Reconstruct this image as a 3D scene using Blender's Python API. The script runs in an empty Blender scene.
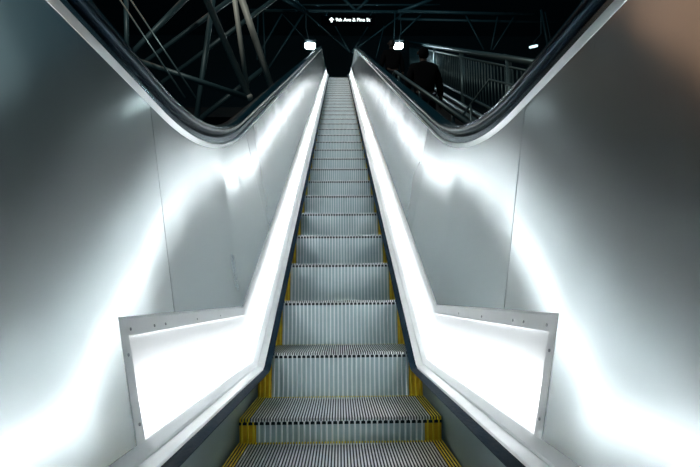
import bpy, bmesh, math, random
from mathutils import Vector, Matrix
random.seed(7)
scene = bpy.context.scene
COL = scene.collection

# ------------------------------------------------------------------ camera
CAMX, FPX, YAW, PITCH, ROLL = -0.0018, 488.77, 0.0221, 0.1311, -0.0084
fw = Vector((math.sin(YAW)*math.cos(PITCH), math.cos(YAW)*math.cos(PITCH), math.sin(PITCH)))
r0 = Vector((math.cos(YAW), -math.sin(YAW), 0)); u0 = r0.cross(fw)
rt = r0*math.cos(ROLL)+u0*math.sin(ROLL); up = -r0*math.sin(ROLL)+u0*math.cos(ROLL)
cam = bpy.data.objects.new('camera', bpy.data.cameras.new('camera'))
cam.data.sensor_width = 36; cam.data.lens = FPX/700*36
cam.data.clip_start = 0.02; cam.data.clip_end = 200
cam.matrix_world = Matrix(((rt.x, up.x, -fw.x, CAMX), (rt.y, up.y, -fw.y, 0), (rt.z, up.z, -fw.z, 0), (0, 0, 0, 1)))
COL.objects.link(cam); scene.camera = cam

def at(px, py, D):
    """a point of the place seen at a pixel, D metres ahead"""
    v = fw + rt*((px-350)/FPX) + up*((233.5-py)/FPX)
    return Vector((CAMX, 0, 0)) + v*(D/v.y)

# ------------------------------------------------------------------ world, lights, exposure
w = bpy.data.worlds.new('night'); scene.world = w; w.use_nodes = True
bg = w.node_tree.nodes['Background']
bg.inputs[0].default_value = (0.0022, 0.0062, 0.0085, 1); bg.inputs[1].default_value = 1.0

def area_light(name, loc, target, sx, sy, power, color):
    l = bpy.data.lights.new(name, 'AREA'); l.shape = 'RECTANGLE'; l.size = sx; l.size_y = sy
    l.energy = power; l.color = color
    o = bpy.data.objects.new(name, l); o.location = loc
    o.rotation_euler = (Vector(target)-Vector(loc)).to_track_quat('-Z', 'Y').to_euler()
    COL.objects.link(o); return o
area_light('front_fill_light', (0, -4.5, 3.6), (0, 2, 0), 3.5, 1.2, 22, (0.66, 0.95, 1.0))  # added unseen fill behind the camera, brightens steps and steel
area_light('truss_uplight', (-3.0, 4.2, 8.2), (-2.3, 9.0, 5.2), 0.7, 0.7, 95, (1.0, 0.93, 0.82))
area_light('teal_fill_light', (0, 15.5, 15.8), (0, 15.5, 0), 20, 14.5, 22, (0.10, 0.72, 1.0))  # added overhead fill that tints the steel teal
area_light('warm_bay_light', (-4.3, 8, 6.7), (0, 0.7, 0), 0.8, 1.8, 4.2, (1.0, 0.56, 0.32))
area_light('warm_strip_light', (-4.0, 11, 9.4), (0, 0.7, 0), 0.2, 2.0, 3, (1.0, 0.56, 0.34))
area_light('cold_strip_light', (5.0, 10.4, 7.8), (0, 0.7, 0), 0.05, 2.5, 4, (0.7, 0.95, 1.0))
area_light('roof_uplight', (1.5, 12, 9.0), (1.5, 17.5, 11), 1.2, 0.5, 16, (0.35, 0.85, 1.0))

scene.view_settings.view_transform = 'Standard'
scene.view_settings.look = 'None'
scene.view_settings.exposure = 0.8
scene.view_settings.gamma = 1.0
scene.view_settings.use_curve_mapping = False
scene.cycles.max_bounces = 14; scene.cycles.glossy_bounces = 12; scene.cycles.diffuse_bounces = 5
scene.cycles.caustics_reflective = True
scene.cycles.sample_clamp_indirect = 30.0
scene.cycles.use_denoising = True

# ------------------------------------------------------------------ materials
def mat(name, color, rough=0.5, metal=0.0, emit=None, estr=0.0, noise=None, bump=None, aniso=0.0, spec=None):
    m = bpy.data.materials.new(name); m.use_nodes = True
    nt = m.node_tree; b = nt.nodes['Principled BSDF']
    b.inputs['Base Color'].default_value = (*color, 1); b.inputs['Roughness'].default_value = rough
    b.inputs['Metallic'].default_value = metal
    if spec is not None: b.inputs['Specular IOR Level'].default_value = spec
    if emit: b.inputs['Emission Color'].default_value = (*emit, 1); b.inputs['Emission Strength'].default_value = estr
    tc = nt.nodes.new('ShaderNodeTexCoord')
    if noise:
        sc_, amt, stretch = noise
        mp = nt.nodes.new('ShaderNodeMapping'); mp.inputs['Scale'].default_value = stretch
        n = nt.nodes.new('ShaderNodeTexNoise'); n.inputs['Scale'].default_value = sc_; n.inputs['Detail'].default_value = 5
        nt.links.new(tc.outputs['Object'], mp.inputs[0]); nt.links.new(mp.outputs[0], n.inputs['Vector'])
        mx = nt.nodes.new('ShaderNodeMix'); mx.data_type = 'RGBA'
        mx.inputs['A'].default_value = (*[c*(1-amt) for c in color], 1); mx.inputs['B'].default_value = (*[min(1, c*(1+amt)) for c in color], 1)
        nt.links.new(n.outputs['Fac'], mx.inputs['Factor']); nt.links.new(mx.outputs['Result'], b.inputs['Base Color'])
        mr = nt.nodes.new('ShaderNodeMapRange'); mr.inputs['To Min'].default_value = rough*0.8; mr.inputs['To Max'].default_value = min(1, rough*1.25)
        nt.links.new(n.outputs['Fac'], mr.inputs['Value']); nt.links.new(mr.outputs['Result'], b.inputs['Roughness'])
    if bump:
        sc_, st, stretch = bump
        mp = nt.nodes.new('ShaderNodeMapping'); mp.inputs['Scale'].default_value = stretch
        n = nt.nodes.new('ShaderNodeTexNoise'); n.inputs['Scale'].default_value = sc_
        nt.links.new(tc.outputs['Object'], mp.inputs[0]); nt.links.new(mp.outputs[0], n.inputs['Vector'])
        bp = nt.nodes.new('ShaderNodeBump'); bp.inputs['Strength'].default_value = 1.0; bp.inputs['Distance'].default_value = st
        nt.links.new(n.outputs['Fac'], bp.inputs['Height']); nt.links.new(bp.outputs[0], b.inputs['Normal'])
    if aniso:
        b.inputs['Anisotropic'].default_value = aniso
        t = nt.nodes.new('ShaderNodeTangent'); t.direction_type = 'UV_MAP'; t.uv_map = 'uv'
        nt.links.new(t.outputs[0], b.inputs['Tangent'])
    return m

M = {}
M['steel'] = mat('brushed_stainless_steel', (0.55, 0.595, 0.605), 0.19, 1.0, noise=(3.0, 0.05, (1, 1, 1)), bump=(1.6, 0.006, (1, 1, 1)), aniso=0.8)
def add_haze(m, color, rough, fac):
    nt = m.node_tree; b = nt.nodes['Principled BSDF']; o = nt.nodes['Material Output']
    g = nt.nodes.new('ShaderNodeBsdfAnisotropic'); g.inputs['Color'].default_value = (*color, 1); g.inputs['Roughness'].default_value = rough
    mx = nt.nodes.new('ShaderNodeMixShader'); mx.inputs[0].default_value = fac
    nt.links.new(b.outputs[0], mx.inputs[1]); nt.links.new(g.outputs[0], mx.inputs[2]); nt.links.new(mx.outputs[0], o.inputs['Surface'])
add_haze(M['steel'], (0.74, 0.78, 0.78), 0.42, 0.24)
M['guide'] = mat('shaded_guide_steel', (0.10, 0.16, 0.19), 0.25, 1.0)  # shade under the handrail is put into the base colour
M['trim'] = mat('satin_aluminium_trim', (0.86, 0.88, 0.88), 0.42, 0.3, noise=(14, 0.08, (1, 1, 1)))
M['edge'] = mat('bright_edge_trim', (0.88, 0.90, 0.91), 0.35, 0.85)
M['frame'] = mat('painted_light_frame', (0.94, 0.96, 0.97), 0.45, 0.0)
M['screw'] = mat('screw_steel', (0.35, 0.37, 0.39), 0.4, 0.9)
def opal():
    m = bpy.data.materials.new('lit_opal_diffuser'); m.use_nodes = True; nt = m.node_tree; nt.nodes.clear()
    o = nt.nodes.new('ShaderNodeOutputMaterial'); tl = nt.nodes.new('ShaderNodeBsdfTranslucent'); tl.inputs[0].default_value = (0.78, 0.81, 0.82, 1)
    df = nt.nodes.new('ShaderNodeBsdfPrincipled'); df.inputs['Base Color'].default_value = (0.80, 0.83, 0.84, 1); df.inputs['Roughness'].default_value = 0.4
    mx = nt.nodes.new('ShaderNodeMixShader'); mx.inputs[0].default_value = 0.35
    em = nt.nodes.new('ShaderNodeEmission'); em.inputs[0].default_value = (0.93, 0.98, 1.0, 1); em.inputs[1].default_value = 0.12
    ad = nt.nodes.new('ShaderNodeAddShader')
    nt.links.new(tl.outputs[0], mx.inputs[1]); nt.links.new(df.outputs[0], mx.inputs[2]); nt.links.new(mx.outputs[0], ad.inputs[0]); nt.links.new(em.outputs[0], ad.inputs[1]); nt.links.new(ad.outputs[0], o.inputs[0])
    return m
M['diffuser'] = opal()
M['tube'] = mat('lit_fluorescent_tube', (1, 1, 1), 0.4, 0.0, emit=(0.975, 0.99, 1.0), estr=18.0)
M['brush'] = mat('dark_skirt_brush', (0.004, 0.016, 0.028), 0.8, 0.0, spec=0.12, noise=(60, 0.45, (1, 0.15, 1)), bump=(140, 0.002, (1, 0.3, 1)))
M['skirt'] = mat('skirt_panel_metal', (0.20, 0.27, 0.28), 0.38, 0.7, noise=(9, 0.25, (1, 1, 1)))
M['dark'] = mat('dark_gap', (0.01, 0.012, 0.014), 0.8)
M['rubber'] = mat('black_rubber', (0.003, 0.010, 0.017), 0.24, 0.0, spec=0.32)
M['rubber'].node_tree.nodes['Principled BSDF'].inputs['Specular Tint'].default_value = (0.30, 0.68, 0.95, 1)
M['tread'] = mat('cast_aluminium_tread', (0.88, 0.94, 0.96), 0.36, 0.4, noise=(30, 0.18, (1, 1, 1)))
M['tread_base'] = mat('dark_groove', (0.012, 0.022, 0.027), 0.75)  # dark colour for groove plates and cleat flanks
M['riser'] = mat('cast_aluminium_riser', (0.88, 0.95, 0.97), 0.38, 0.2, noise=(12, 0.16, (1, 1, 1)))
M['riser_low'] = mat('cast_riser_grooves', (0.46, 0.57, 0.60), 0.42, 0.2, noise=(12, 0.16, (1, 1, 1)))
M['yellow_low'] = mat('darker_yellow_paint', (0.70, 0.44, 0.02), 0.6, 0.0, noise=(40, 0.3, (1, 1, 1)))  # darker yellow for the riser valleys
M['yellow'] = mat('yellow_safety_paint', (0.95, 0.64, 0.03), 0.5, 0.0, noise=(40, 0.3, (1, 1, 1)))
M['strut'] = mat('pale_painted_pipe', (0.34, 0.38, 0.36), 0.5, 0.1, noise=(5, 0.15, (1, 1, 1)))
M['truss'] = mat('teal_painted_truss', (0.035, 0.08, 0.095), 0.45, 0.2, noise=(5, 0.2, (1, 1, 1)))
M['rail'] = mat('galvanised_rail', (0.13, 0.21, 0.23), 0.38, 0.6)
M['concrete'] = mat('dark_concrete', (0.015, 0.021, 0.025), 0.8, noise=(4, 0.3, (1, 1, 1)))
M['roof'] = mat('dark_roof_deck', (0.02, 0.06, 0.085), 0.8)
M['housing'] = mat('lamp_housing', (0.04, 0.07, 0.09), 0.45, 0.4)
M['lens'] = mat('lit_floodlight_lens', (0.9, 0.95, 1), 0.3, 0.0, emit=(0.80, 0.97, 1.0), estr=55)
M['dimlens'] = mat('lit_small_lens', (0.9, 0.95, 1), 0.3, 0.0, emit=(0.55, 0.85, 0.9), estr=1.3)
M['cable'] = mat('grey_cable', (0.10, 0.16, 0.18), 0.6)
M['signboard'] = mat('black_sign_board', (0.001, 0.001, 0.002), 0.9, spec=0.0)
M['signtext'] = mat('lit_sign_letters', (0.9, 0.95, 0.95), 0.5, 0.0, emit=(0.85, 1.0, 0.97), estr=1.6)
M['warm'] = mat('warm_lamp_tube', (1, 0.8, 0.6), 0.5, 0.0, emit=(1.0, 0.50, 0.27), estr=2.4)
M['cloth'] = mat('black_jacket_cloth', (0.004, 0.005, 0.007), 0.95, spec=0.1)
M['jeans'] = mat('dark_trouser_cloth', (0.005, 0.007, 0.011), 0.95, spec=0.1)
M['skin'] = mat('skin', (0.03, 0.02, 0.016), 0.7)  # shade on the faces is darkened into the base colour
M['hair'] = mat('dark_hair', (0.006, 0.005, 0.005), 0.6)
M['plate'] = mat('landing_plate_metal', (0.25, 0.28, 0.29), 0.4, 0.8, noise=(20, 0.2, (1, 1, 1)))

# ------------------------------------------------------------------ helpers
def build(name, verts, faces, m, parent=None, smooth=False, uvs=None, loc=(0, 0, 0)):
    me = bpy.data.meshes.new(name); me.from_pydata([tuple(v) for v in verts], [], faces)
    me.materials.append(m)
    if uvs:
        l = me.uv_layers.new(name='uv')
        for p in me.polygons:
            for li in p.loop_indices: l.data[li].uv = uvs[me.loops[li].vertex_index]
    if smooth:
        for p in me.polygons: p.use_smooth = True
    me.update()
    o = bpy.data.objects.new(name, me); o.location = loc; COL.objects.link(o)
    if parent is not None: o.parent = parent
    return o

class MB:
    def __init__(s): s.v = []; s.f = []
    def box(s, x0, x1, y0, y1, z0, z1):
        b = len(s.v)
        s.v += [(x0, y0, z0), (x1, y0, z0), (x1, y1, z0), (x0, y1, z0), (x0, y0, z1), (x1, y0, z1), (x1, y1, z1), (x0, y1, z1)]
        s.f += [tuple(b+i for i in q) for q in ((3, 2, 1, 0), (4, 5, 6, 7), (0, 1, 5, 4), (1, 2, 6, 5), (2, 3, 7, 6), (3, 0, 4, 7))]
        return s
    def tube(s, pts, r, n=10, r2=None):
        pts = [Vector(p) for p in pts]; b = len(s.v); prev = None
        for i, p in enumerate(pts):
            d = (pts[min(i+1, len(pts)-1)]-pts[max(i-1, 0)]).normalized()
            a = prev if prev is not None else (Vector((0, 0, 1)) if abs(d.z) < .9 else Vector((1, 0, 0)))
            x = d.cross(a).normalized(); y = x.cross(d).normalized(); prev = y
            rr = r if r2 is None else r+(r2-r)*i/(len(pts)-1)
            for k in range(n):
                t = 2*math.pi*k/n; s.v.append(tuple(p+x*math.cos(t)*rr+y*math.sin(t)*rr))
        for i in range(len(pts)-1):
            for k in range(n):
                a0 = b+i*n+k; a1 = b+i*n+(k+1) % n
                s.f.append((a0, a1, a1+n, a0+n))
        s.f.append(tuple(b+k for k in reversed(range(n)))); e = b+(len(pts)-1)*n
        s.f.append(tuple(e+k for k in range(n)))
        return s
    def extrude(s, poly, fn):
        """poly: closed list of 2D points, fn(i, p) gives the two end points"""
        b = len(s.v); n = len(poly)
        A = [fn(p)[0] for p in poly]; B = [fn(p)[1] for p in poly]
        s.v += A+B
        for i in range(n): s.f.append((b+i, b+(i+1) % n, b+n+(i+1) % n, b+n+i))
        s.f.append(tuple(b+i for i in reversed(range(n)))); s.f.append(tuple(b+n+i for i in range(n)))
        return s
    def build(s, name, m, parent=None, smooth=False, loc=(0, 0, 0)):
        o = build(name, s.v, s.f, m, parent, smooth, loc=loc)
        bm = bmesh.new(); bm.from_mesh(o.data); bmesh.ops.recalc_face_normals(bm, faces=bm.faces); bm.to_mesh(o.data); bm.free()
        return o

def empty(name, loc=(0, 0, 0)):
    o = bpy.data.objects.new(name, None); o.location = loc; o.empty_display_size = 0.1; COL.objects.link(o); return o
def tag(o, label=None, cat=None, group=None, kind=None):
    if label: o['label'] = label
    if cat: o['category'] = cat
    if group: o['group'] = group
    if kind: o['kind'] = kind
    return o
def bevel(o, wdt=0.002, seg=2):
    md = o.modifiers.new('bevel', 'BEVEL'); md.width = wdt; md.segments = seg; md.limit_method = 'ANGLE'; return o

# ------------------------------------------------------------------ the incline
SL = math.tan(math.radians(30)); RUN = 13.25; RISE = RUN*SL
def hgt(D, Db, t):
    """height gained at distance D by a line that starts rising at Db (blend half length t)"""
    def f(x, tt):
        if x <= -tt: return 0.0
        if x >= tt: return SL*x
        return SL*(x+tt)**2/(4*tt)
    tt = max(t, 1e-4)
    return f(D-Db, tt)-f(D-Db-RUN, tt)
NOSE_DB, NOSE_T = 1.787, 0.42
def nose_z(D): return -0.52+hgt(D, NOSE_DB, NOSE_T)
DECK_DB = 2.145
RAIL_DB, RAIL_T = 2.02, 0.62
D_BACK, D_TOP = -0.9, 17.6

def stations(D0, D1, Db, t, step=0.4):
    s = {D0, D1}
    for c in (Db, Db+RUN):
        if t < 0.01: s |= {c-0.0005, c+0.0005}
        else:
            for i in range(25): s.add(c-t+2*t*i/24)
    x = math.ceil(D0/step)*step
    while x < D1: s.add(x); x += step
    return sorted(x for x in s if D0 <= x <= D1)

def sweep(name, prof, side, D0, D1, Db, t, m, parent, closed=True, smooth=False, caps=True, Dt=None, step=0.4, skew=None):
    """prof: (X, z) points on the flat run. Dt: (Db, t) per point when given"""
    st = stations(D0, D1, Db, t, step); n = len(prof); v = []; uv = []
    ln = [0.0]
    for a, b in zip(prof, prof[1:]): ln.append(ln[-1]+math.dist(a[:2], b[:2]))
    for D in st:
        for j, (X, z) in enumerate(prof):
            q = Dt[j] if Dt else (Db, t)
            DD = D
            if skew and (D == D0 or D == D1): DD = D + skew(D, j/(n-1))
            v.append((side*X, DD, z+hgt(DD, *q))); uv.append((ln[j], D))
    f = []
    for i in range(len(st)-1):
        for j in range(n if closed else n-1):
            a = i*n+j; b = i*n+(j+1) % n
            f.append((a, b, b+n, a+n) if side > 0 else (a, a+n, b+n, b))
    if closed and caps:
        e = (len(st)-1)*n
        f.append(tuple(range(n)) if side < 0 else tuple(reversed(range(n))))
        f.append(tuple(e+k for k in range(n)) if side > 0 else tuple(e+k for k in reversed(range(n))))
    o = build(name, v, f, m, parent, smooth, uv)
    bm = bmesh.new(); bm.from_mesh(o.data); bmesh.ops.recalc_face_normals(bm, faces=bm.faces); bm.to_mesh(o.data); bm.free()
    return o

# ------------------------------------------------------------------ the setting
FLOOR_Z = -0.53
o = MB().box(-7, 7, -7, 1.0, FLOOR_Z-0.2, FLOOR_Z-0.03).build('floor', M['concrete']); tag(o, kind='structure')
TOPZ = -0.52+RISE
o = MB().box(-7, 7, 17.6, 30, TOPZ-0.4, TOPZ-0.02).build('floor_upper', M['concrete']); tag(o, kind='structure')
o = MB().box(-16, 16, -1.5, 34, 17.0, 17.3).build('ceiling', M['roof']); tag(o, kind='structure')
o = MB().box(-16, 16, 30, 30.3, -3, 17.0).build('wall_back', M['roof']); tag(o, kind='structure')
o = MB().box(-16, -15.7, -1.5, 30, -3, 17.0).build('wall_left', M['roof']); tag(o, kind='structure')
o = MB().box(15.7, 16, -1.5, 30, -3, 17.0).build('wall_right', M['roof']); tag(o, kind='structure')

# ------------------------------------------------------------------ balustrades
XD, ZD = 0.425, -0.037        # top of the lit deck
XB, ZB = 0.376, -0.267        # its lower edge
XH, ZH = 0.540, 0.548         # top edge of the steel sheets
FRAME_D = 0.945
def panel(side, Da, Db_, parent, low=False):
    """one stainless sheet between the joints Da and Db_ with its own height"""
    n = 9; v = []; uv = []; f = []
    st = [x for x in stations(Da, Db_, RAIL_DB, RAIL_T, 0.3)]
    st = sorted(set(st) | {x for x in (DECK_DB-0.0005, DECK_DB+0.0005) if Da < x < Db_})
    lo = (XB, ZB) if low else (XD, ZD)
    def sk(D, s):       # joints on the slope stand square to it
        if D > D_TOP-0.01: return 0.0
        return s*(0.07*min(1, max(0, (D-0.95)/0.3))-0.22*min(1, max(0, (D-2.0)/0.8)))
    for D in st:
        for j in range(n):
            s = j/(n-1)
            # a joint's skew applies to the whole row so that sheets stay parallel
            DD = D + sk(D, s)
            X = lo[0]+(XH-lo[0])*s
            z0 = lo[1]+hgt(DD, DECK_DB, 0.0); z1 = ZH+hgt(DD, RAIL_DB, RAIL_T)
            v.append((side*X, DD, z0+(z1-z0)*s)); uv.append((s*0.6, D))
    m_ = len(st)
    for i in range(m_-1):
        for j in range(n-1):
            a = i*n+j
            f.append((a, a+n, a+n+1, a+1) if side > 0 else (a, a+1, a+n+1, a+n))
    o = build('side_sheet', v, f, M['steel'], parent, True, uv)
    sol = o.modifiers.new('thickness', 'SOLIDIFY'); sol.thickness = 0.003; sol.offset = -1
    es = o.modifiers.new('edges', 'EDGE_SPLIT'); es.split_angle = math.radians(40)
    return o

for side, word in ((-1, 'left'), (1, 'right')):
    R = empty('balustrade', (0, 0, 0))
    tag(R, 'brushed stainless steel balustrade along the %s of the climbing steps' % word, 'balustrade', 'escalator balustrades')
    cuts = [1.27, 2.87, 5.3, 7.6, 9.9, 12.2, 14.5]
    g = 0.0024
    panel(side, D_BACK, FRAME_D-0.001, R, low=True)
    panel(side, FRAME_D, cuts[0]-g, R)
    for a, b in zip(cuts, cuts[1:]+[D_TOP]): panel(side, a+g, b-g, R)
    # dark backing behind the joints, and the outer cladding
    sweep('backing', [(XB+0.13, ZB), (XD+0.09, ZD), (XH+0.012, ZH), (XH+0.02, ZH)], side, D_BACK, D_TOP, RAIL_DB, RAIL_T, M['dark'], R,
          closed=False, Dt=[(DECK_DB, 0), (DECK_DB, 0), (RAIL_DB, RAIL_T), (RAIL_DB, RAIL_T)])
    sweep('outer_cladding', [(XH+0.055, ZH-0.01), (XH+0.075, ZH-0.01), (XH+0.10, ZH-1.3), (XH+0.08, ZH-1.3)], side, D_BACK, D_TOP, RAIL_DB, RAIL_T, M['skirt'], R)
    # upper trim and the handrail guide
    sweep('edge_trim', [(XH-0.003, ZH-0.004), (XH-0.005, ZH-0.002), (XH-0.011, ZH+0.015), (XH-0.004, ZH+0.019), (XH+0.004, ZH+0.006)], side, D_BACK, D_TOP, RAIL_DB, RAIL_T, M['edge'], R)
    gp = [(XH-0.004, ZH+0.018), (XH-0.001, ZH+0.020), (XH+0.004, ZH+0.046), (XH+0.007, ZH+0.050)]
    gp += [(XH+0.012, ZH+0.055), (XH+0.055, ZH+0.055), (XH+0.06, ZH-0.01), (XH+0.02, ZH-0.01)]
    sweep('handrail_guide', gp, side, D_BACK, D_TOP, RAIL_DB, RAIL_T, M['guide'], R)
    # lit deck
    dp = []
    for i in range(9):
        s = i/8; X = XD-0.006+(XB-XD+0.008)*s; z = ZD-0.012+(ZB-ZD+0.014)*s
        dp.append((X+0.008*math.sin(math.pi*s), z))
    dp_ = dp+[(XB+0.035, ZB+0.004), (XD+0.035, ZD-0.012)]
    DL = sweep('deck_light', dp, side, FRAME_D+0.01, D_TOP-1.2, DECK_DB, 0.0, M['diffuser'], R, closed=False, smooth=False)
    tc_ = (XB+0.050, ZB+0.060); tp = [(tc_[0]+0.013*math.cos(i*math.pi/4), tc_[1]+0.013*math.sin(i*math.pi/4)) for i in range(8)]
    sweep('light_tube', tp, side, FRAME_D+0.05, D_TOP-1.3, DECK_DB, 0.0, M['tube'], DL, smooth=True)
    DL['label'] = 'glowing white diffuser'
    # frame: top bar, end bar, screws
    ux, uz = (XB-XD), (ZB-ZD); L_ = math.hypot(ux, uz); ux /= L_; uz /= L_
    nx, nz = uz, -ux            # towards the steps: (-, ...)
    if nx > 0: nx, nz = -nx, -nz
    def P(s, h): return (XD+ux*s+nx*h, ZD+uz*s+nz*h)
    LF = sweep('light_frame', [P(-0.004, -0.003), P(-0.004, 0.003), P(0.002, 0.0065), P(0.034, 0.005), P(0.036, -0.004)], side, FRAME_D, D_TOP-1.2, DECK_DB, 0.0, M['frame'], R)
    eb = MB(); poly = [P(-0.003, -0.004), P(-0.003, 0.006), P(L_-0.001, 0.005), P(L_-0.001, -0.004)]
    eb.extrude(poly, lambda p: ((side*p[0], FRAME_D-0.002, p[1]), (side*p[0], FRAME_D+0.034, p[1])))
    EB = bevel(eb.build('frame_end_bar', M['frame'], LF), 0.0015)
    def screw(D, s, h):
        c = P(s, h); c2 = P(s, h+0.0022)
        hh = hgt(D, DECK_DB, 0)
        return MB().tube([(side*c[0], D, c[1]+hh), (side*c2[0], D, c2[1]+hh)], 0.0032, 8).build('screw', M['screw'], LF)
    for D in (FRAME_D+0.045, FRAME_D+0.17, FRAME_D+0.24, FRAME_D+0.5, FRAME_D+0.78): screw(D, 0.022, 0.005)
    for s in (0.07, 0.20): screw(FRAME_D+0.016, s, 0.0055)
    # trims below the light, then brush and skirt
    sweep('deck_trim', [(XB+0.03, ZB), (XB, ZB+0.002), (XB-0.004, ZB+0.003), (XB-0.022, ZB-0.012), (XB-0.022, ZB-0.020), (XB+0.03, ZB-0.020)],
          side, D_BACK, D_TOP, DECK_DB, 0.0, M['frame'], R)
    sweep('lower_trim', [(XB+0.02, ZB-0.021), (XB-0.0245, ZB-0.019), (XB-0.048, ZB-0.026), (XB-0.050, ZB-0.032), (XB+0.02, ZB-0.032)],
          side, D_BACK, D_TOP, DECK_DB, 0.0, M['trim'], R)
    sweep('skirt_brush', [(XB+0.01, ZB-0.0325), (XB-0.045, ZB-0.0325), (XB-0.056, ZB-0.031), (XB-0.078, ZB-0.037), (XB-0.076, ZB-0.041), (XB-0.03, ZB-0.0405), (XB+0.01, ZB-0.0405)],
          side, D_BACK, D_TOP, DECK_DB, 0.03, M['brush'], R)
    sweep('skirt_panel', [(0.379, ZB-0.041), (0.379, -0.95), (0.389, -0.95), (0.389, ZB-0.041)], side, 0.2, D_TOP, DECK_DB, 0.1, M['skirt'], R)
    # the running handrail
    hx, hz = XH+0.030, ZH+0.080; hp = []
    for i in range(20):
        a = 2*math.pi*i/20; c, s_ = math.cos(a), math.sin(a)
        hp.append((hx+0.040*math.copysign(abs(c)**0.8, c), hz+0.0245*math.copysign(abs(s_)**0.85, s_)))
    H = sweep('handrail', hp, side, D_BACK, D_TOP, RAIL_DB, RAIL_T, M['rubber'], None, smooth=True)
    tag(H, 'black rubber handrail curving up along the %s balustrade' % word, 'handrail', 'escalator handrails')

# ------------------------------------------------------------------ steps
HW = 0.372; NC = 72; PITCH_C = 2*HW/NC
def cleats(i0, i1, y0, y1, name, top):
    b = MB(); idx = []
    for i in range(i0, i1):
        xc = -HW+PITCH_C*(i+0.5); wb, wt = 0.0029, 0.0026
        f0 = len(b.f)
        b.extrude([(-wb, -0.012), (wb, -0.012), (wt, 0.0), (-wt, 0.0)], lambda p: ((xc+p[0], y0, p[1]), (xc+p[0], y1, p[1])))
        idx += [f0+2, f0+4, f0+5]
    o = b.build(name, M['tread_base'], proto)
    o.data.materials.append(top)
    for k in idx: o.data.polygons[k].material_index = 1     # bright tops, dark flanks
    return o
def riser_strips(i0, i1, m_n=36):
    b = MB(); pw = 2*HW/m_n
    def yz(t):   # slightly curved profile
        return 0.004+0.010*math.sin(math.pi*t), -0.011-0.225*t
    for i in range(i0, i1):
        x0 = -HW+pw*i; xs = [x0, x0+pw*0.32, x0+pw*0.40, x0+pw*0.60, x0+pw*0.68, x0+pw]; dd = [0.004, 0.004, -0.003, -0.003, 0.004, 0.004]
        n = 7; base = len(b.v)
        for k in range(n):
            y, z = yz(k/(n-1))
            for x, d in zip(xs, dd): b.v.append((x, y+d, z))
        for k in range(n-1):
            for j in range(5):
                a = base+k*6+j; b.f.append((a+6, a+7, a+1, a))
    return b
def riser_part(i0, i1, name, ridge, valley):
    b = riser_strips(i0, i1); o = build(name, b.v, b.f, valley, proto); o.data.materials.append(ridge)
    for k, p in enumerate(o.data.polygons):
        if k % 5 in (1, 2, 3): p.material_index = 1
    return o
def raw(mb, name, m, parent): return build(name, mb.v, mb.f, m, parent)
proto = empty('escalator_step')
tr = cleats(4, NC-4, 0.0, 0.372, 'tread', M['tread'])
base = MB().box(-HW, HW, 0.006, 0.398, -0.024, -0.012).build('groove_plate', M['tread_base'], proto)
for a, b in ((0, 4), (NC-4, NC)):
    s_ = cleats(a, b, 0.0, 0.398, 'side_strip', M['yellow']); s_['label'] = 'yellow side strip'
s_ = cleats(4, NC-4, 0.3725, 0.398, 'rear_strip', M['yellow']); s_['label'] = 'yellow rear strip'
riser_part(3, 33, 'riser', M['riser'], M['riser_low'])
for a, b in ((0, 3), (33, 36)):
    s_ = riser_part(a, b, 'riser_strip', M['yellow'], M['yellow_low']); s_['label'] = 'yellow riser strip'
kids = list(proto.children)

ords = ['first', 'second', 'third', 'fourth', 'fifth', 'sixth', 'seventh', 'eighth', 'ninth', 'tenth', 'eleventh', 'twelfth', 'thirteenth',
        'fourteenth', 'fifteenth', 'sixteenth', 'seventeenth', 'eighteenth', 'nineteenth', 'twentieth', 'twenty-first', 'twenty-second',
        'twenty-third', 'twenty-fourth', 'twenty-fifth', 'twenty-sixth', 'twenty-seventh', 'twenty-eighth', 'twenty-ninth', 'thirtieth',
        'thirty-first', 'thirty-second', 'thirty-third', 'thirty-fourth', 'thirty-fifth', 'thirty-sixth', 'thirty-seventh']
K0, K1 = -3, 31
total = K1-K0+1
for n_, k in enumerate(range(K0, K1+1)):
    if n_ == 0: r = proto
    else:
        r = proto.copy(); COL.objects.link(r)
        for c in kids:
            q = c.copy(); COL.objects.link(q); q.parent = r
    D = 2.665+0.4*k
    r.location = (0, D, nose_z(D))
    if n_ == 0: lab = 'lowest grooved step, cut off by the bottom edge of the photo'
    elif n_ == 1: lab = 'grooved step second from the bottom, its tread fully in view with yellow sides'
    elif n_ == 2: lab = 'grooved step third from the bottom, tread seen nearly edge-on above a tall riser'
    elif k == K1: lab = 'topmost grooved step where the climb levels off into the dark'
    elif total-n_ <= 12: lab = 'small pale distant step, %s below the crest of the climb' % ords[total-1-n_-1]
    else: lab = 'ribbed metal riser step with yellow edges, %s step counting up from the photo bottom' % ords[n_]
    tag(r, lab, 'escalator step', 'moving steps of the escalator')

# landing plate with its comb, at the camera's feet
LP = empty('landing_plate', (0, 1.2, FLOOR_Z))
tag(LP, 'flat metal landing plate with comb at the foot of the steps', 'landing plate')
pl = MB().box(-0.378, 0.378, -2.0, 0.18, -0.03, 0.0); raw(pl, 'plate', M['plate'], LP)
cb = MB()
for i in range(NC): 
    xc = -HW+PITCH_C*i
    cb.box(xc-0.0016, xc+0.0016, 0.18, 0.262, -0.012, 0.001)
raw(cb, 'comb', M['yellow'], LP)

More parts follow.
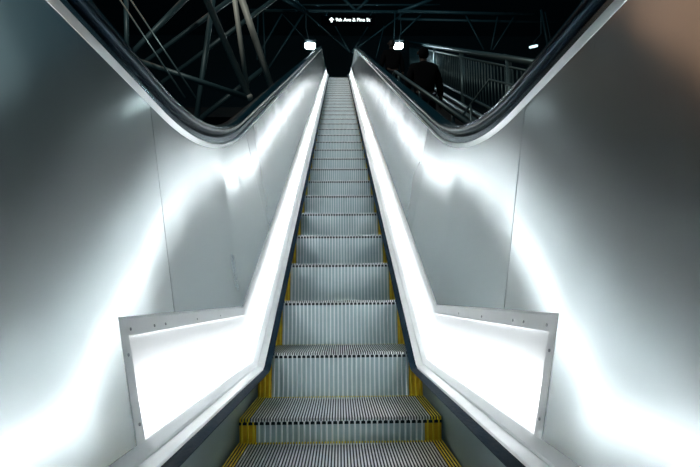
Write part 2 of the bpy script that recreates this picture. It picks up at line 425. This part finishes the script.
# ------------------------------------------------------------------ left space frame
SF = empty('space_frame', at(249, 97, 9.0)); SFO = SF.location.copy()
tag(SF, 'tangle of welded steel pipes beyond the left handrail, three of them pale and lit', 'space frame')
def strut(label, p0, D0, p1, D1, rad, m='strut', name='pipe', reach=0.0):
    a, b = at(*p0, D0), at(*p1, D1)
    a = a+(a-b).normalized()*reach
    o = MB().tube([a-SFO, b-SFO], rad, 14).build(name, M[m], SF, True)
    return tag(o, label)
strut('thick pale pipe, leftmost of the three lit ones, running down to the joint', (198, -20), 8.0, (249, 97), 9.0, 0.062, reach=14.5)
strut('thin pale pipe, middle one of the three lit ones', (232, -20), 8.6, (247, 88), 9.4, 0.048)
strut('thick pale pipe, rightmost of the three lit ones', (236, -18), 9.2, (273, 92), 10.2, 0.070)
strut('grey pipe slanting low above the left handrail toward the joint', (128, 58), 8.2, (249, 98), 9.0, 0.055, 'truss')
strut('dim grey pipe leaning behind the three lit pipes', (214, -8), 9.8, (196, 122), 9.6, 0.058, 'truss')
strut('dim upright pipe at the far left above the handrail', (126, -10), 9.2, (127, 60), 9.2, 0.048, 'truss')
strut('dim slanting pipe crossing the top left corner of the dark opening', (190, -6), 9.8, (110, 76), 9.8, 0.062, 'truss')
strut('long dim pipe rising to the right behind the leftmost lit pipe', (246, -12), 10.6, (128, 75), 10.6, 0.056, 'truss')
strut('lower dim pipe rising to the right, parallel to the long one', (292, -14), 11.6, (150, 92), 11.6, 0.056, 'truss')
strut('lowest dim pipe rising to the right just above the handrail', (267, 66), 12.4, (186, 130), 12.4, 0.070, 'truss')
strut('upper rod of the pair of thin parallel rods', (124, -10), 8.0, (196, 98), 8.0, 0.016, 'rail', name='tie_rod')
strut('lower rod of the pair of thin parallel rods', (112, -12), 8.05, (185, 98), 8.05, 0.016, 'rail', name='tie_rod')
j = bmesh.new(); bmesh.ops.create_uvsphere(j, u_segments=18, v_segments=12, radius=0.075)
me = bpy.data.meshes.new('pipe_joint'); j.to_mesh(me); j.free(); me.materials.append(M['strut'])
o = bpy.data.objects.new('pipe_joint', me); COL.objects.link(o); o.parent = SF

# ------------------------------------------------------------------ roof trusses ahead
T1 = 17.0
def truss(name, label, segs, m='truss'):
    r = empty(name, at(*segs[0][1], segs[0][4] if len(segs[0]) > 4 else T1)); tag(r, label, 'roof truss', 'roof trusses over the upper landing')
    base = r.location.copy()
    for s in segs:
        part, p0, p1, rad = s[:4]; D = s[4] if len(s) > 4 else T1; DD = s[5] if len(s) > 5 else D
        o = MB().tube([at(*p0, D)-base, at(*p1, DD)-base], rad, 10).build(part, M[m], r, True)
    return r
truss('roof_truss', 'teal pipe truss crossing behind the hanging sign', [
    ('top_chord', (298, 5), (440, 5), 0.035), ('bottom_chord', (250, 10.5), (440, 12.5), 0.062),
    ('diagonal', (303, 11), (350, 52), 0.030), ('diagonal', (406, 11.5), (352, 52), 0.030),
    ('diagonal', (335, 26), (350, 52), 0.022), ('diagonal', (368, 27), (352, 52), 0.022),
    ('diagonal', (338, -6), (356, 11), 0.055), ('diagonal', (374, -6), (356, 11), 0.055),
    ('diagonal', (282, 14), (258, 56), 0.030), ('diagonal', (304, 13), (266, 72), 0.035),
    ('upright', (258, 10), (257, 60), 0.028), ('upright', (263, 10), (265, 60), 0.028),
    ('diagonal', (282, 14), (306, 40), 0.018), ('diagonal', (384, 26), (376, 58), 0.02)])
truss('roof_truss', 'thick slanting pipe pair coming down from the top edge left of the sign', [
    ('pipe', (276, -6), (306, 13), 0.075, 15.5, 17.0), ('pipe', (287, -6), (308, 12), 0.05, 15.5, 17.0)])
truss('roof_truss', 'teal pipe truss on the right above the railing', [
    ('top_chord', (398, 11), (534, 15), 0.055, 16.0), ('bottom_chord', (398, 19), (560, 23), 0.045, 16.4),
    ('diagonal', (465, 14), (484, 50), 0.028, 16.2), ('diagonal', (498, 15), (491, 50), 0.028, 16.2),
    ('diagonal', (516, 14), (493, 50), 0.028, 16.2), ('diagonal', (423, 13), (400, 35), 0.028, 16.2),
    ('diagonal', (446, -6), (402, 11), 0.06, 16.0), ('upright', (541, 10), (549, 52), 0.045, 16.2), ('upright', (545, 12), (553, 52), 0.02, 16.2),
    ('upright', (395, 12), (394, 40), 0.02, 16.2)])

# ------------------------------------------------------------------ lamps
def floodlight(label, px, py, D, wd, hg, lens, cable=None, aim=(0, 3, 0.5), name='floodlight'):
    c = at(px, py, D); r = empty(name, c)
    r.rotation_euler = (Vector(aim)-c).to_track_quat('-Y', 'Z').to_euler()
    tag(r, label, 'floodlight', 'hanging floodlights')
    h = MB(); h.extrude([(-wd*.42, -hg*.4), (wd*.42, -hg*.4), (wd*.42, hg*.4), (-wd*.42, hg*.4)], lambda p: ((p[0]*1.25, 0.0, p[1]*1.25), (p[0]*.8, 0.16, p[1]*.8)))
    ho = bevel(h.build('housing', M['housing'], r), 0.012)
    n = 20; pts = []
    for i in range(n):
        a = 2*math.pi*i/n; ca, sa = math.cos(a), math.sin(a)
        pts.append((wd/2*math.copysign(abs(ca)**0.5, ca), hg/2*math.copysign(abs(sa)**0.5, sa)))
    l = MB(); l.extrude(pts, lambda p: ((p[0], -0.012, p[1]), (p[0], 0.002, p[1])))
    l.build('lens', M[lens], r)
    br = MB(); br.tube([(-wd*.56, 0.06, 0), (-wd*.56, 0.06, hg*.8), (wd*.56, 0.06, hg*.8), (wd*.56, 0.06, 0)], 0.012, 8); br.build('bracket', M['housing'], ho)
    if cable:
        inv = r.matrix_basis.inverted()
        MB().tube([inv @ at(*p, D if i == 0 else D+0.8*i/(len(cable)-1)) for i, p in enumerate(cable)], 0.014, 6).build('cable', M['cable'], r)
    return r
floodlight('bright square floodlight hanging over the left handrail', 310, 45.8, 16.2, 0.34, 0.22, 'lens', [(309, 41), (306, 28), (306, 13)])
floodlight('bright rounded floodlight hanging right of the sign, behind a dark figure', 398.3, 46, 16.2, 0.31, 0.22, 'lens', [(399, 41), (401, 30), (400, 13)])
floodlight('small dim lamp above the right end of the railing', 533.5, 46.5, 15.4, 0.28, 0.08, 'dimlens', [(534, 42), (541, 34), (541, 16)])

# warm tube lamps up to the left, out of the picture; the right sheets mirror them
# ------------------------------------------------------------------ sign
SD = 15.6
s0 = at(348, 20, SD); sg = empty('direction_sign', s0)
tag(sg, 'hanging black sign with a lit arrow and street names', 'sign')
bevel(MB().box(-0.92, 0.92, 0.0, 0.10, -0.17, 0.17).build('board', M['signboard'], sg), 0.01)
tx = bpy.data.curves.new('lettering', 'FONT'); tx.body = '9th Ave & Pine St'; tx.size = 0.165; tx.align_x = 'LEFT'; tx.align_y = 'CENTER'; tx.extrude = 0.003; tx.offset = 0.001
tx.materials.append(M['signtext'])
to = bpy.data.objects.new('lettering', tx); to.parent = sg; to.location = (-0.42, -0.006, 0.0); to.rotation_euler = (math.pi/2, 0, 0); COL.objects.link(to)
bpy.context.view_layer.update()
me = bpy.data.meshes.new_from_object(to.evaluated_get(bpy.context.evaluated_depsgraph_get())); me.name = 'lettering'
t2 = bpy.data.objects.new('lettering', me); t2.parent = sg; t2.location = to.location; t2.rotation_euler = to.rotation_euler; COL.objects.link(t2)
bpy.data.objects.remove(to); t2.name = 'lettering'
ar = MB(); ar.extrude([(0, 0.085), (0.085, 0.0), (0.04, -0.005), (0.025, -0.0), (0.025, -0.085), (-0.025, -0.085), (-0.025, 0.0), (-0.04, -0.005), (-0.085, 0.0)],
                      lambda p: ((-0.56+p[0], -0.012, p[1]), (-0.56+p[0], -0.002, p[1])))
ar.build('arrow', M['signtext'], sg)
for x in (-0.75, 0.75):
    MB().tube([Vector((x, 0.05, 0.16)), at(350+x*30, 11.3, T1)-s0], 0.012, 6).build('hanger', M['cable'], sg)

# ------------------------------------------------------------------ right: stair, railing, rails
def sl(X, v, D): return (X, D, -v+SL*D)       # point v below the camera's own slope line
st = MB()
SV = 1.86
for i in range(-1, 38):
    D = 3.0+0.3*i; z = -SV+SL*D
    st.box(0.885, 2.9, D, D+0.302, z-0.5, z)
S = st.build('staircase', M['concrete']); tag(S, 'dark staircase climbing to the right of the escalator', 'staircase')
STAIR_Z = lambda D: -SV+SL*(3.0+0.3*math.floor((D-3.0)/0.3))

FX = 3.0
def fz(v, D): return Vector(sl(FX, v, D))
GR = empty('railing', sl(FX, 1.6, 6)); tag(GR, 'long green-grey railing with close upright bars on the right', 'railing')
gb = GR.location.copy()
MB().tube([fz(0.50, 4.4)-gb, fz(0.50, 19.5)-gb], 0.055, 14).build('top_rail', M['rail'], GR, True)
MB().tube([fz(0.66, 4.4)-gb, fz(0.66, 19.5)-gb], 0.022, 10).build('upper_bar', M['rail'], GR, True)
MB().tube([fz(1.62, 4.4)-gb, fz(1.62, 19.5)-gb], 0.030, 10).build('lower_bar', M['rail'], GR, True)
D = 4.5; i = 0
while D < 19.4:
    MB().tube([fz(0.66, D)-gb, fz(1.62, D)-gb], 0.0125, 8).build('bar', M['rail'], GR, True)
    D += 0.19; i += 1
for D in (5.1, 8.1, 11.2, 14.3):
    q = MB().tube([fz(0.50, D)-gb, fz(1.95, D)-gb], 0.052, 12).build('post', M['rail'], GR, True)

HRX = 0.83
a = empty('parapet', sl(HRX, 0.80, 5)); tag(a, 'low dark parapet with a thin shiny rail, sloping up beside the dark figures', 'parapet'); ab = a.location.copy()
pts = [Vector(sl(HRX, 0.627, 2.2)), Vector(sl(HRX, 0.627, 6.75)), Vector(sl(HRX, 0.68, 6.95)), Vector(sl(HRX, 0.80, 7.0))]
MB().tube([p-ab for p in pts], 0.020, 12).build('rail', M['rail'], a, True)
for D in (3.4, 4.75, 6.4):
    MB().tube([Vector(sl(HRX, 0.627, D))-ab, Vector(sl(HRX, 0.70, D))-ab, Vector(sl(HRX+0.02, 0.798, D))-ab], 0.014, 8).build('bracket', M['rail'], a, True)
# parapet that carries the rail
pw = MB()
pv = [(0.80, 1.95), (0.80, 0.80), (0.88, 0.80), (0.88, 1.95)]
pw.extrude(pv, lambda p: (Vector(sl(p[0], p[1], 2.0))-ab, Vector(sl(p[0], p[1], 14.6))-ab))
pw.build('wall', M['concrete'], a)
# kinked grab rail near the lower end
gr = empty('grab_rail', sl(2.0, 1.8, 5)); tag(gr, 'thin kinked grab rail in front of the railing bars', 'rail'); b_ = gr.location.copy()
kp = [at(462, 116, 6.0), at(489.5, 79.5, 6.0), at(516, 86, 5.2), at(545, 92, 4.6)]
MB().tube([p-b_ for p in kp], 0.014, 10).build('pipe', M['rail'], gr, True)
MB().tube([at(470.5, 105, 6.0)-b_, at(470.5, 105, 6.0)-b_+Vector((0.0, 0, -0.6))], 0.016, 8).build('post', M['rail'], gr, True)
# stair edge beams parallel to the slope
eb = empty('stringer', sl(2.4, 1.7, 5)); tag(eb, 'pair of long steel beams sloping at the foot of the railing', 'beam'); b_ = eb.location.copy()
for v, X in ((1.80, 2.84), (1.74, 2.5)):
    MB().tube([Vector(sl(X, v, 4.2))-b_, Vector(sl(X, v, 14))-b_], 0.04, 12).build('beam', M['rail'], eb, True)

# ------------------------------------------------------------------ people
def skinned(name, verts, edges, radii, m, parent, root=0, sub=2):
    me = bpy.data.meshes.new(name); me.from_pydata(verts, edges, []); me.materials.append(m)
    o = bpy.data.objects.new(name, me); COL.objects.link(o)
    if parent: o.parent = parent
    sk = o.modifiers.new('skin', 'SKIN'); sk.use_smooth_shade = True
    lay = me.skin_vertices[0] if me.skin_vertices else None
    if lay is None:
        bm = bmesh.new(); bm.from_mesh(me); bm.verts.layers.skin.verify(); bm.to_mesh(me); bm.free(); lay = me.skin_vertices[0]
    for i, rr in enumerate(radii):
        rr = rr if isinstance(rr, tuple) else (rr, rr)
        lay.data[i].radius = rr; lay.data[i].use_root = (i == root)
    ss = o.modifiers.new('smooth', 'SUBSURF'); ss.levels = sub; ss.render_levels = sub
    return o
def person(label, loc, rz, scale=1.0, hooded=False):
    r = empty('person', loc); r.rotation_euler = (0, 0, rz); r.scale = (scale,)*3
    tag(r, label, 'person', 'people on the staircase')
    V, Ed, Ra = [], [], []
    def add(p, rad, frm=None):
        V.append(p); Ra.append(rad)
        if frm is not None: Ed.append((frm, len(V)-1))
        return len(V)-1
    # faces -y
    pel = add((0, 0, 0.95), (0.14, 0.10)); wa = add((0, 0, 1.10), (0.13, 0.095), pel); ch = add((0, 0, 1.30), (0.155, 0.105), wa)
    nb = add((0, 0.0, 1.46), (0.07, 0.065), ch); nk = add((0, -0.01, 1.53), (0.055, 0.058), nb)
    hd = add((0, -0.02, 1.62), (0.072, 0.088), nk); h2 = add((0, -0.015, 1.70), (0.07, 0.085), hd)
    for s in (-1, 1):
        hip = add((s*0.09, 0, 0.88), 0.088, pel); kn = add((s*0.10, -0.03-0.05*(s > 0), 0.50), 0.058, hip); an = add((s*0.10, 0.02-0.05*(s > 0), 0.09), 0.04, kn)
        add((s*0.105, -0.13, 0.035), (0.045, 0.03), an)
        sh = add((s*0.17, 0.0, 1.40), 0.062, ch); el = add((s*0.25, -0.01, 1.13), 0.042, sh)
        wr = add((s*0.27, -0.12 if s > 0 else -0.04, 0.90 if s < 0 else 0.96), 0.028, el)
        pm = add((s*0.275, -0.17 if s > 0 else -0.06, 0.82 if s < 0 else 0.93), (0.036, 0.018), wr)
        base = Vector(V[pm]); dn = (base-Vector(V[wr])).normalized()
        for q in range(4):
            o_ = Vector((0, (q-1.5)*0.02, 0)) if s < 0 else Vector((0, 0, (q-1.5)*0.02))
            f1 = add(tuple(base+o_+dn*0.045), 0.009, pm); add(tuple(base+o_+dn*(0.075+0.01*(q in (1, 2)))+Vector((-s*0.012, 0, 0))), 0.008, f1)
        th = add(tuple(base+Vector((-s*0.02, -0.035, 0.0))+dn*0.01), 0.010, pm); add(tuple(base+Vector((-s*0.03, -0.045, 0.0))+dn*0.035), 0.009, th)
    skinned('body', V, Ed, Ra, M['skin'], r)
    # jacket
    J = [((0, 0, 0.90), (0.185, 0.135)), ((0, 0, 1.10), (0.175, 0.13)), ((0, 0, 1.30), (0.195, 0.135)), ((0, 0.0, 1.45), (0.11, 0.095)), ((0, 0.0, 1.50), (0.075, 0.08))]
    V, Ed, Ra = [], [], []
    prev = None; ids = []
    for p, rr in J: prev = add(p, rr, prev); ids.append(prev)
    for s in (-1, 1):
        sh = add((s*0.175, 0.0, 1.385), 0.085, ids[2]); el = add((s*0.25, -0.01, 1.13), 0.064, sh); add((s*0.27, -0.11 if s > 0 else -0.04, 0.93 if s < 0 else 0.97), 0.048, el)
    skinned('jacket', V, Ed, Ra, M['cloth'], r)
    V, Ed, Ra = [], [], []
    pel = add((0, 0, 0.93), (0.15, 0.115))
    for s in (-1, 1):
        hip = add((s*0.09, 0, 0.85), 0.10, pel); kn = add((s*0.10, -0.03-0.05*(s > 0), 0.50), 0.075, hip); add((s*0.10, 0.02-0.05*(s > 0), 0.12), 0.06, kn)
    skinned('trousers', V, Ed, Ra, M['jeans'], r)
    V, Ed, Ra = [], [], []
    a0 = add((0, 0.04, 1.52), (0.075, 0.05)); a_ = add((0, 0.035, 1.62), (0.092, 0.085), a0); b1 = add((0, 0.015, 1.71), (0.088, 0.098), a_) 
    skinned('hood' if hooded else 'hair', V, Ed, Ra, M['cloth'] if hooded else M['hair'], r)
    f = MB()   # nose, eyes, mouth, ears
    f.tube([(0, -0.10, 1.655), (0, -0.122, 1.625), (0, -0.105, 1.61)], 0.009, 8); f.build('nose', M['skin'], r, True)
    for s in (-1, 1):
        MB().tube([(s*0.03, -0.093, 1.655), (s*0.03, -0.102, 1.655)], 0.011, 8).build('eye', M['hair'], r, True)
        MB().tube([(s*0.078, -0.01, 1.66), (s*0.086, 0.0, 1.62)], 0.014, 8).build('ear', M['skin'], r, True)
    MB().tube([(-0.025, -0.100, 1.583), (0, -0.106, 1.581), (0.025, -0.100, 1.583)], 0.006, 6).build('mouth', M['hair'], r, True)
    return r
p1 = (1.30, 7.05); p2 = (1.22, 10.5)
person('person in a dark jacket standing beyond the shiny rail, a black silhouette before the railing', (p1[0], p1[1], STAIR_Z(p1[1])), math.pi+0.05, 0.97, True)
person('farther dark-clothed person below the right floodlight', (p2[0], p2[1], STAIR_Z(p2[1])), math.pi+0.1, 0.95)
